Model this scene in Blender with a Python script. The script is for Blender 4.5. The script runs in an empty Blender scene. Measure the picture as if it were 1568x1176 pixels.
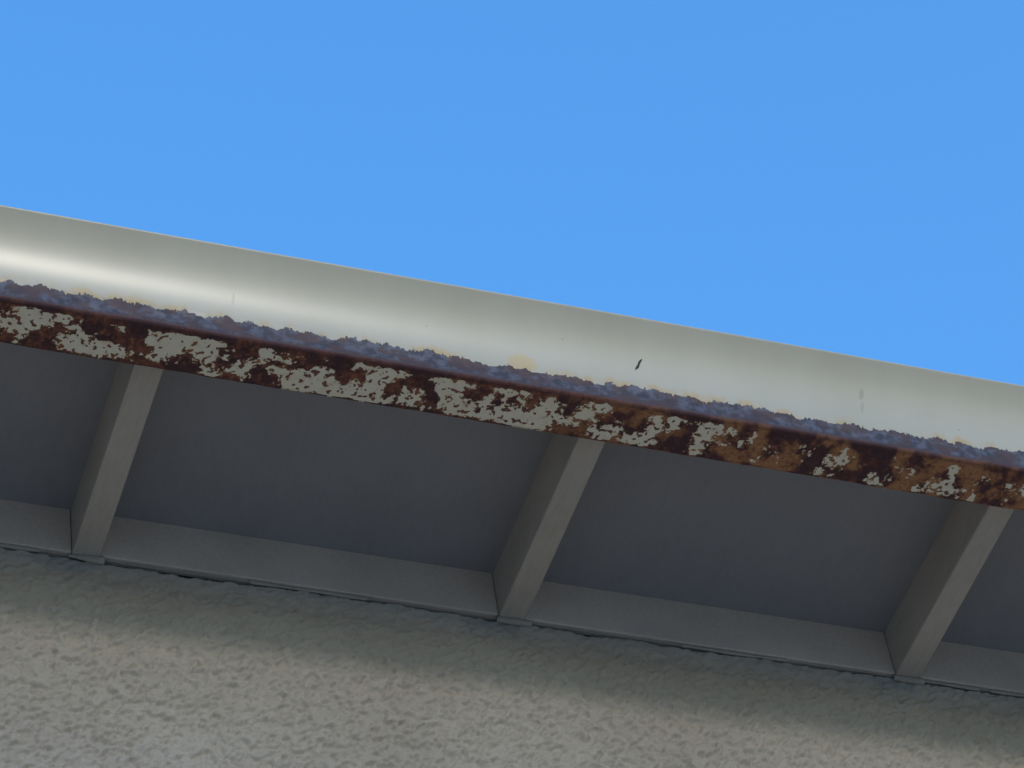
import bpy, numpy as np, math
from math import radians, sin, cos, pi
rng=np.random.RandomState(7)
Z0=4.932; S=0.61; H=.085; W=.039; L=.362; B=.074
# ---------------------------------------------------------------- helpers
LAT=rng.rand(512,512)
def vnoise(x,y):
    xi=np.floor(x).astype(int); yi=np.floor(y).astype(int); fx=x-xi; fy=y-yi
    fx=fx*fx*(3-2*fx); fy=fy*fy*(3-2*fy)
    a=LAT[xi%512,yi%512];b=LAT[(xi+1)%512,yi%512];c=LAT[xi%512,(yi+1)%512];d=LAT[(xi+1)%512,(yi+1)%512]
    return (a*(1-fx)+b*fx)*(1-fy)+(c*(1-fx)+d*fx)*fy-.5
def fbm(x,y,o=4):
    t=0;a=1
    for i in range(o):
        t=t+a*vnoise(x*2**i+17.3*i,y*2**i+9.1*i);a*=.5
    return t
def mesh_obj(name,verts,faces,mat,parent=None,smooth=False,uv=None):
    me=bpy.data.meshes.new(name); me.from_pydata(verts,[],faces); me.update()
    if smooth: me.polygons.foreach_set("use_smooth",[True]*len(me.polygons))
    if uv is not None:
        l=me.uv_layers.new(name="UVMap"); idx=np.zeros(len(me.loops),dtype=np.int32); me.loops.foreach_get("vertex_index",idx)
        l.data.foreach_set("uv",np.asarray(uv,dtype=np.float32)[idx].ravel())
    o=bpy.data.objects.new(name,me); bpy.context.collection.objects.link(o)
    if mat: me.materials.append(mat)
    if parent: o.parent=parent
    return o
def box(name,x0,x1,y0,y1,z0,z1,mat,parent,bev=0):
    v=[(x,y,z) for x in (x0,x1) for y in (y0,y1) for z in (z0,z1)]
    f=[(0,1,3,2),(4,6,7,5),(0,4,5,1),(2,3,7,6),(0,2,6,4),(1,5,7,3)]
    o=mesh_obj(name,v,f,mat,parent)
    if bev:
        m=o.modifiers.new("b","BEVEL"); m.width=bev; m.segments=2
    return o
def grid_faces(n,m,wrap=False):
    i=np.arange(n-1)[:,None]; mm=m if wrap else m-1; j=np.arange(mm)[None,:]; j2=(j+1)%m
    a=i*m+j;b=(i+1)*m+j;c=(i+1)*m+j2;d=i*m+j2
    return np.stack([a,b,c,d],-1).reshape(-1,4).tolist()
def empty(name):
    e=bpy.data.objects.new(name,None); bpy.context.collection.objects.link(e); return e
class NT:
    def __init__(s,name):
        s.m=bpy.data.materials.new(name); s.m.use_nodes=True; s.t=s.m.node_tree; s.t.nodes.clear()
        s.out=s.n("ShaderNodeOutputMaterial"); s.p=s.n("ShaderNodeBsdfPrincipled"); s.t.links.new(s.p.outputs[0],s.out.inputs[0])
    def n(s,t,**k):
        n=s.t.nodes.new(t)
        for a,b in k.items(): setattr(n,a,b)
        return n
    def put(s,v,sock):
        if isinstance(v,bpy.types.NodeSocket): s.t.links.new(v,sock)
        elif v is not None: sock.default_value=v if not isinstance(v,tuple) or len(v)!=3 or sock.type!='RGBA' else (*v,1)
    def math(s,op,a,b=None,c=None,clamp=False):
        n=s.n("ShaderNodeMath",operation=op,use_clamp=clamp)
        for i,v in enumerate((a,b,c)): 
            if v is not None: s.put(v,n.inputs[i])
        return n.outputs[0]
    def noise(s,vec,scale,detail=4,rough=.55,dist=0,col=False):
        n=s.n("ShaderNodeTexNoise"); s.put(vec,n.inputs["Vector"]); n.inputs["Scale"].default_value=scale
        n.inputs["Detail"].default_value=detail; n.inputs["Roughness"].default_value=rough; n.inputs["Distortion"].default_value=dist
        return n.outputs[1 if col else 0]
    def mapv(s,vec,scale=(1,1,1),loc=(0,0,0),rot=(0,0,0)):
        n=s.n("ShaderNodeMapping"); s.put(vec,n.inputs[0]); n.inputs[1].default_value=loc; n.inputs[2].default_value=rot; n.inputs[3].default_value=scale
        return n.outputs[0]
    def ss(s,v,a,b,lo=0.,hi=1.):
        n=s.n("ShaderNodeMapRange",interpolation_type='SMOOTHSTEP'); s.put(v,n.inputs["Value"])
        s.put(a,n.inputs["From Min"]); s.put(b,n.inputs["From Max"]); n.inputs["To Min"].default_value=0.; n.inputs["To Max"].default_value=1.
        r=n.outputs[0]
        if lo==0. and hi==1.: return r
        return s.math('ADD',s.math('MULTIPLY',r,float(hi-lo)),float(lo))
    def mix(s,f,a,b):
        n=s.n("ShaderNodeMix",data_type='RGBA'); s.put(f,n.inputs[0]); s.put(a,n.inputs[6]); s.put(b,n.inputs[7]); return n.outputs[2]
    def mixf(s,f,a,b):
        n=s.n("ShaderNodeMix",data_type='FLOAT'); s.put(f,n.inputs[0]); s.put(a,n.inputs[2]); s.put(b,n.inputs[3]); return n.outputs[0]
    def bump(s,h,dist,strength=1,nrm=None):
        n=s.n("ShaderNodeBump"); n.inputs["Strength"].default_value=strength; n.inputs["Distance"].default_value=dist; s.put(h,n.inputs["Height"])
        if nrm: s.put(nrm,n.inputs["Normal"])
        return n.outputs[0]
    def coord(s): return s.n("ShaderNodeTexCoord").outputs["Object"]
    def uv(s): return s.n("ShaderNodeTexCoord").outputs["UV"]
    def fin(s,col,rough=.6,nrm=None,metal=0.,spec=.5):
        s.put(col,s.p.inputs["Base Color"]); s.put(rough,s.p.inputs["Roughness"]); s.put(metal,s.p.inputs["Metallic"]); s.put(spec,s.p.inputs["Specular IOR Level"])
        if nrm: s.put(nrm,s.p.inputs["Normal"])
        return s.m
# ---------------------------------------------------------------- materials
def paint_mat(name,base,var=.12,rough=.6):
    m=NT(name); c=m.coord()
    n1=m.noise(c,6,5,.6); n2=m.noise(m.mapv(c,(40,8,40)),4,4,.6); n3=m.noise(c,260,3,.6)
    f=m.math('ADD',m.math('MULTIPLY',n1,.6),m.math('MULTIPLY',n2,.4))
    col=m.mix(m.ss(f,.3,.7),tuple(b*(1-var) for b in base),tuple(min(1,b*(1+var)) for b in base))
    col=m.mix(m.ss(n3,.68,.76,0,.35),col,tuple(b*.6 for b in base))
    nr=m.bump(m.math('ADD',m.math('MULTIPLY',n3,.4),n2),.0008,.6)
    return m.fin(col,rough,nr,0,.3)
M_raft=paint_mat("rafter_paint",(.47,.38,.305))
M_block=paint_mat("blocking_paint",(.66,.51,.41))
M_soff=paint_mat("soffit_paint",(.29,.26,.255),.07,.7)
M_caulk=paint_mat("caulk_paint",(.38,.31,.25))
M_gap=NT("dark_gap").fin((.015,.014,.013),.9)
M_speck=NT("dead_leaf_bit").fin((.03,.028,.018),.7)
M_roof=paint_mat("roof_membrane",(.3,.3,.3),.15,.8)
M_trim=paint_mat("trim_paint",(.6,.58,.52))
g=NT("window_glass"); M_glass=g.fin((.03,.04,.05),.05)
def stucco():
    m=NT("stucco"); c=m.coord()
    n1=m.noise(c,2.2,5,.6); n2=m.noise(c,70,4,.6); n3=m.noise(c,420,4,.7)
    col=m.mix(m.ss(n1,.3,.7),(.365,.32,.27),(.425,.38,.325))
    col=m.mix(m.ss(n2,.54,.68,0,.4),col,(.27,.23,.19))
    nr=m.bump(n3,.0014,1.)
    return m.fin(col,.9,nr,0,.25)
M_stucco=stucco()
def soil():
    m=NT("ground_sandy_soil"); c=m.coord()
    n=m.noise(c,.6,8,.65); n2=m.noise(c,60,4,.6)
    col=m.mix(m.ss(n,.3,.7),(.48,.37,.26),(.56,.44,.32))
    col=m.mix(m.ss(n2,.5,.8,0,.5),col,(.34,.26,.18))
    return m.fin(col,.9,m.bump(n2,.003,.5))
M_ground=soil()
def gutter_mat():
    m=NT("rusted_gutter"); uv=m.uv()
    sep=m.n("ShaderNodeSeparateXYZ"); m.put(uv,sep.inputs[0]); u,v=sep.outputs[0],sep.outputs[1]
    # v: 0..B bottom face, B..B+.135 front face, larger: lip and inside
    cream=(.49,.435,.34)
    # ---- front
    e1=m.noise(m.mapv(uv,(1,.35,1)),38,5,.65)     # ragged paint edge
    e2=m.noise(uv,210,3,.6)
    edge=m.math('ADD',m.math('MULTIPLY',m.math('SUBTRACT',e1,.5),.036),m.math('MULTIPLY',m.math('SUBTRACT',e2,.5),.010))
    vf=m.math('SUBTRACT',v,B)                          # height on front face
    lim=m.math('ADD',edge,.027)
    d=m.math('SUBTRACT',vf,lim)                        # >0 paint
    paintF=m.ss(d,-.0004,.0004)
    st=m.noise(m.mapv(uv,(1,.6,1),(3,0,0)),22,4,.6)
    stain=m.math('MULTIPLY',m.ss(d,.0005,.014,1,0),m.ss(st,.44,.60,.12,1))
    stain=m.math('MULTIPLY',stain,.85)
    dirt=m.noise(m.mapv(uv,(1,.25,1)),9,5,.6)
    colF=m.mix(m.ss(dirt,.35,.75,0,.4),cream,(.40,.355,.26))
    def blob(cx,cv,rx,rv,sk=.4,ns=.8):
        a=m.math('DIVIDE',m.math('SUBTRACT',u,cx),rx); b=m.math('DIVIDE',m.math('SUBTRACT',v,cv),rv)
        a=m.math('SUBTRACT',a,m.math('MULTIPLY',b,sk))
        q=m.math('ADD',m.math('MULTIPLY',a,a),m.math('MULTIPLY',b,b))
        q=m.math('ADD',q,m.math('MULTIPLY',m.math('SUBTRACT',e2,.5),ns))
        return m.ss(q,.5,1.2,1,0)
    colF=m.mix(m.math('MULTIPLY',blob(.462,B+.036,.022,.015,0,1.5),.7),colF,(.56,.38,.15))
    for cx,cv,rx,rv,kk in ((.955,B+.080,.004,.009,.3),(.955,B+.060,.003,.010,.2),(.068,B+.06,.0022,.010,.25),(.52,B+.085,.0015,.002,.35),(.33,B+.07,.0015,.0018,.35),(1.1,B+.05,.002,.002,.3)):
        colF=m.mix(m.math('MULTIPLY',blob(cx,cv,rx,rv),kk),colF,(.14,.12,.07))
    colF=m.mix(stain,colF,(.52,.33,.12))
    # bare strip
    b1=m.noise(uv,75,4,.6); b2=m.noise(m.mapv(uv,(1,1.6,1)),22,4,.6)
    strip=m.mix(m.ss(b1,.38,.62),(.024,.020,.028),(.085,.080,.105))
    strip=m.mix(m.ss(b2,.46,.58,0,.9),strip,(.055,.022,.019))
    strip=m.mix(m.ss(vf,.001,.007,.9,0),strip,(.05,.02,.018))
    colf=m.mix(paintF,strip,colF)
    # ---- bottom
    big=m.noise(m.mapv(uv,(.95,.75,1),(.62,.2,0)),27,2,.5,.2)
    mid=m.noise(m.mapv(uv,(1,1,1),(1.7,0,0)),80,3,.55,.2); fine=m.noise(uv,210,3,.6)
    lowx=m.noise(m.mapv(uv,(1,0,1),(.0,0,0)),3.2,1,.5)
    xr=m.ss(u,.50,.85,-.010,.040)
    mm=m.math('ADD',m.math('MULTIPLY',big,.58),m.math('ADD',m.math('MULTIPLY',mid,.28),m.math('MULTIPLY',fine,.14)))
    mm=m.math('ADD',mm,m.math('MULTIPLY',m.math('SUBTRACT',lowx,.5),.10))
    mm=m.math('SUBTRACT',mm,xr)
    mm=m.math('SUBTRACT',mm,m.ss(v,B*.82,B*.97,0,.2))
    mm=m.math('SUBTRACT',mm,m.ss(v,0,B*.12,.07,0))
    paintB=m.ss(mm,.497,.503)
    pits=m.noise(m.mapv(uv,(1,1,1),(5,5,0)),115,1,.4)
    paintB=m.math('MULTIPLY',paintB,m.ss(pits,.60,.62,1,0))
    r1=m.noise(uv,60,5,.65); r2=m.noise(uv,22,4,.55); r3=m.noise(uv,150,4,.65)
    rust=m.mix(m.ss(r1,.38,.60),(.055,.014,.015),(.19,.050,.030))
    rust=m.mix(m.ss(r3,.52,.66,0,.65),rust,(.38,.14,.05))
    rust=m.mix(m.ss(r2,.42,.54,.75,0),rust,(.048,.015,.021))
    orange=m.math('MULTIPLY',m.ss(r2,.46,.58),m.ss(u,.40,.75,.08,1.))
    rust=m.mix(m.math('MULTIPLY',orange,.75),rust,(.50,.21,.08))
    rust=m.mix(m.ss(r3,.36,.50,.6,0),rust,(.06,.018,.017))
    rust=m.mix(m.ss(mm,.47,.498,0,.3),rust,(.40,.17,.07))
    rust=m.mix(m.ss(v,B*.86,B*1.0,0,.75),rust,(.055,.019,.022))
    creamB=m.mix(m.ss(r1,.45,.7,0,.6),(.80,.66,.48),(.66,.51,.33))
    creamB=m.mix(m.ss(mm,.498,.513,.5,0),creamB,(.52,.33,.15))
    colb=m.mix(paintB,rust,creamB)
    isF=m.ss(v,B-.0005,B+.0015)
    col=m.mix(isF,colb,colf)
    paint=m.mixf(isF,paintB,paintF)
    rough=m.mixf(paint,m.mixf(isF,.8,.48),m.mixf(isF,.5,.28))
    metal=m.mixf(paint,m.mixf(isF,0.,.2),0.)
    hb=m.math('ADD',m.math('MULTIPLY',paint,m.mixf(isF,.6,.12)),m.math('MULTIPLY',m.math('SUBTRACT',1.,paint),m.math('MULTIPLY',m.math('ADD',b1,r1),.3)))
    nb=m.bump(hb,.0012,.7)
    return m.fin(col,rough,nb,metal,.5)
M_gut=gutter_mat()
# ---------------------------------------------------------------- ground
n=60; 
xs=np.linspace(-1,1,n); xs=np.sign(xs)*np.abs(xs)**3*1500
X,Y=np.meshgrid(xs,xs,indexing='ij'); Zg=np.zeros_like(X)
mesh_obj("ground",np.stack([X,Y,Zg],-1).reshape(-1,3).tolist(),grid_faces(n,n),M_ground)
# ---------------------------------------------------------------- house
house=empty("stucco_house")
XA,XB=-4.3,6.1; YB=7.
xs=np.concatenate([np.arange(XA,-.6,.08),np.arange(-.6,1.7,.0020),np.arange(1.7,XB+.01,.08)])
zs=np.concatenate([np.arange(0,Z0-.45,.08),np.arange(Z0-.45,Z0-.003,.0020),[Z0-.003]])
X,Zz=np.meshgrid(xs,zs,indexing='ij')
a=radians(32); xr_=(X*cos(a)+Zz*sin(a)); zr_=(-X*sin(a)+Zz*cos(a))
wx=fbm(X*80,Zz*80,2)*.9; 
t=fbm(xr_*95+wx,zr_*180+wx,3); t2=fbm(X*60+5,Zz*60+2,3)
rel=.0042*np.tanh(3.0*t)+.0020*t2+.0016*fbm(X*260,Zz*260,2)
fade=np.clip((Z0-Zz-.0)/.16,0,1)*.65+.35
Yw=.004-rel*fade
topw=np.clip((Zz-(Z0-.008))/.005,0,1)
zj=Zz+topw*(-.002+.006*fbm(X*14,X*0,4))
o=mesh_obj("front_wall",np.stack([X,Yw,zj],-1).reshape(-1,3).tolist(),grid_faces(len(xs),len(zs)),M_stucco,house,True)
box("core_wall",XA,XB,.02,YB,0.0,Z0-.02,M_stucco,house)
box("gap_backing",XA,XB,.012,.03,Z0-.03,Z0+.02,M_gap,house)
k=0
for i in range(-7,11):
    x=i*S; k+=1
    if x>XB or x-W<XA: continue
    jz=rng.uniform(-.001,.001)
    box("rafter_%d"%k,x-W,x,-L+.004,.05,Z0+jz,Z0+H+.01,M_raft,house,.0022)
    box("blocking_%d"%k,x+.0008,x+S-W-.0008,-.002,.03,Z0+.002+rng.uniform(0,.0012),Z0+H+.005,M_block,house,.0012)
box("soffit_deck",XA-.1,XB+.1,-L+.006,YB+.3,Z0+H,Z0+H+.012,M_soff,house)
box("roof",XA-.1,XB+.1,-L+.004,YB+.3,Z0+H+.0125,Z0+H+.03,M_roof,house)
def bead(name,x0,x1,y,z,r,seed,gap):
    xs=np.arange(x0,x1,.003); m=8
    rr=r*(1+1.1*fbm(xs*22+seed,xs*0+seed,4)); 
    g=vnoise(xs*5+seed*3.1,xs*0+.5)
    rr=np.where(g>gap,rr,rr*.25); zz=z+.0022*fbm(xs*9+seed,xs*0+3,4)
    v=[];
    for j in range(m):
        an=2*pi*j/m; v.append(np.stack([xs,y+rr*cos(an)*.7,zz+rr*sin(an)],-1))
    v=np.stack(v,1).reshape(-1,3)
    mesh_obj(name,v.tolist(),grid_faces(len(xs),m,True),M_caulk,house,True)
for q,i in enumerate(range(-3,5)):
    bead("caulk_%d"%(q+1),i*S+.002,(i+1)*S-W,.002,Z0-.001,.0026,q*7.7,.05)
for q,i in enumerate(range(-3,5)):
    bead("end_caulk_%d"%(q+1),i*S-W-.004,i*S+.008,.001,Z0-.003,.0045,q*3.3+1,-.6)
def opening(nm,x0,x1,z0,z1):
    box(nm+"_frame_l",x0-.08,x0,-.04,.02,z0,z1,M_trim,house,.004);box(nm+"_frame_r",x1,x1+.08,-.04,.02,z0,z1,M_trim,house,.004)
    box(nm+"_frame_t",x0-.08,x1+.08,-.045,.02,z1+.001,z1+.09,M_trim,house,.004)
    box(nm+"_pane",x0+.001,x1-.001,-.012,.018,z0+.01,z1-.001,M_glass if nm=="window" else M_trim,house)
opening("window",2.6,4.1,1.2,2.4); box("window_sill",2.48,4.22,-.09,.02,1.1,1.199,M_trim,house,.004); box("window_mullion",3.33,3.37,-.03,-.0125,1.21,2.399,M_trim,house)
opening("door",-3.2,-2.3,.02,2.1)
# ---------------------------------------------------------------- gutter
prof=[];vv=[]
zb=-.02
for z in np.linspace(.08,zb+.004,6): prof.append((-L,z)); vv.append(-(z-zb))
for an in np.linspace(0,pi/2,5)[1:]: prof.append((-L-.004+.004*cos(an),zb+.004-.004*sin(an))); vv.append(0)
rc=.005
for s_ in np.arange(.004,B-rc,.0016): prof.append((-L-s_,zb)); vv.append(s_)
TB=4.
tb=radians(TB)
for an in np.linspace(0,pi/2-tb,7): prof.append((-L-B+rc-rc*sin(an),zb+rc-rc*cos(an))); vv.append(B-rc+.006*an/(pi/2))
y,z=prof[-1]; LF=.132; ds=.0016; s_=0; v0=vv[-1]
front=[]
while s_<LF:
    th=radians(TB+31*(s_/LF)); y-=ds*sin(th); z+=ds*cos(th); s_+=ds; prof.append((y,z)); vv.append(v0+s_); front.append((y,z,th))
v1=vv[-1]
rl=.002
cy,cz=y+rl*cos(radians(35)),z+rl*sin(radians(35))
for an in np.linspace(180+35,20,9)[1:]:
    prof.append((cy+rl*cos(radians(an)),cz+rl*sin(radians(an)))); v1+=.001; vv.append(v1)
# inside skin: parallel to the front sheet, 1.6 mm behind it
inner=[(yy+.0016*cos(th_),zz_+.0016*sin(th_)) for yy,zz_,th_ in front[::-1][4::12]]
inner+=[(-L-B+.0025,zb+.006),(-L-B+.007,zb+.0015),(-L-.006,zb+.0015),(-L-.0015,.0),(-L-.0015,.08)]
for q_ in inner:
    prof.append(q_); v1+=.02; vv.append(v1)
prof=np.array(prof); vv=np.array(vv); m=len(prof)
xs=np.concatenate([np.arange(XA-.12,-.6,.05),np.arange(-.6,1.8,.002),np.arange(1.8,XB+.12,.05)])
n=len(xs)
P=np.zeros((n,m,3)); P[:,:,0]=xs[:,None]; P[:,:,1]=prof[None,:,0]; P[:,:,2]=prof[None,:,1]
XX=np.repeat(xs[:,None],m,1); VV=np.repeat(vv[None,:],n,0)
bot=np.clip(1-(VV-B-.02)/.01,0,1)*np.clip((VV+.03)/.02,0,1)
P[:,:,2]+=bot*(.0012*fbm(XX*28,VV*40+3,4))
P[:,:,1]+=bot*(.0009*fbm(XX*34+9,VV*40,4))
P[:,:,1]+=(.0014*fbm(XX*1.7+4,XX*0,2))
P[:,:,2]+=.0012*fbm(XX*1.1+8,VV*0,2)
P[:,:,2]+=Z0
gut=mesh_obj("rain_gutter",P.reshape(-1,3).tolist(),grid_faces(n,m,True),M_gut,None,True,np.stack([XX,VV],-1).reshape(-1,2))
# scrap of dead leaf stuck to the gutter face
ix=int(np.argmin(abs(xs-.628))); iv=int(np.argmin(abs(vv-(B+.067))))
c0=P[ix,iv]; tv=P[ix,iv+4]-P[ix,iv-4]; tv/=np.linalg.norm(tv); tx=np.array([1.,0,0]); nn=np.cross(tx,tv)
if nn[1]>0: nn=-nn
vs=[];ns_=10
for i in range(ns_+1):
    t_=i/ns_; hw=.0022*sin(pi*min(max(t_,.03),.97))**.6*(1+.35*sin(t_*7+1)); 
    ctr=c0+tv*(t_-.5)*.017+tx*((t_-.5)*.009+.0006*sin(t_*6))
    for sx,up in ((-1,.0006),(0,.0022),(1,.0006)): vs.append(tuple(ctr+tx*hw*sx+nn*up))
mesh_obj("leaf_scrap",vs,grid_faces(ns_+1,3),M_speck,gut,True)
# ---------------------------------------------------------------- light
SUN_EL=14.5; SUN_AZ=7.   # azimuth measured from -Y toward +X
d=np.array([sin(radians(SUN_AZ))*cos(radians(SUN_EL)),-cos(radians(SUN_AZ))*cos(radians(SUN_EL)),sin(radians(SUN_EL))])
from mathutils import Vector, Matrix
sl=bpy.data.lights.new("sun","SUN"); sl.energy=.88; sl.angle=radians(7); sl.color=(1,.92,.79)
so=bpy.data.objects.new("sun",sl); so.rotation_euler=Vector(d).to_track_quat('Z','Y').to_euler(); bpy.context.collection.objects.link(so)
w=bpy.data.worlds.new("World"); bpy.context.scene.world=w; w.use_nodes=True; nt=w.node_tree
bg=nt.nodes["Background"]; sky=nt.nodes.new("ShaderNodeTexSky"); sky.sky_type='NISHITA'; sky.sun_disc=False
sky.sun_elevation=radians(SUN_EL); sky.sun_rotation=radians(180-SUN_AZ)
sky.air_density=1.0; sky.dust_density=.2; sky.ozone_density=3.
gm=nt.nodes.new("ShaderNodeGamma"); gm.inputs[1].default_value=.5
hs=nt.nodes.new("ShaderNodeHueSaturation"); hs.inputs["Hue"].default_value=.514; hs.inputs["Saturation"].default_value=1.8; hs.inputs["Value"].default_value=4.35
nt.links.new(sky.outputs[0],gm.inputs[0]); nt.links.new(gm.outputs[0],hs.inputs["Color"]); nt.links.new(hs.outputs[0],bg.inputs[0]); bg.inputs[1].default_value=.15
# ---------------------------------------------------------------- camera
yaw,p,r=radians(25.74),radians(47.86),radians(-10.11)
F=np.array([sin(yaw)*cos(p),cos(yaw)*cos(p),sin(p)]);R0=np.array([cos(yaw),-sin(yaw),0]);U0=np.cross(R0,F)
R=cos(r)*R0+sin(r)*U0;U=cos(r)*U0-sin(r)*R0
cam=bpy.data.cameras.new("camera"); cam.lens=120.; cam.sensor_width=36; cam.clip_end=5000; cam.clip_start=.05
co=bpy.data.objects.new("camera",cam); bpy.context.collection.objects.link(co)
M=Matrix.Identity(4)
for i in range(3):
    M[i][0]=R[i];M[i][1]=U[i];M[i][2]=-F[i]
M[0][3],M[1][3],M[2][3]=-.857,-3.135,-3.332+Z0
co.matrix_world=M
sc=bpy.context.scene; sc.camera=co
sc.view_settings.view_transform='Standard'; sc.view_settings.look='None'; sc.view_settings.exposure=0
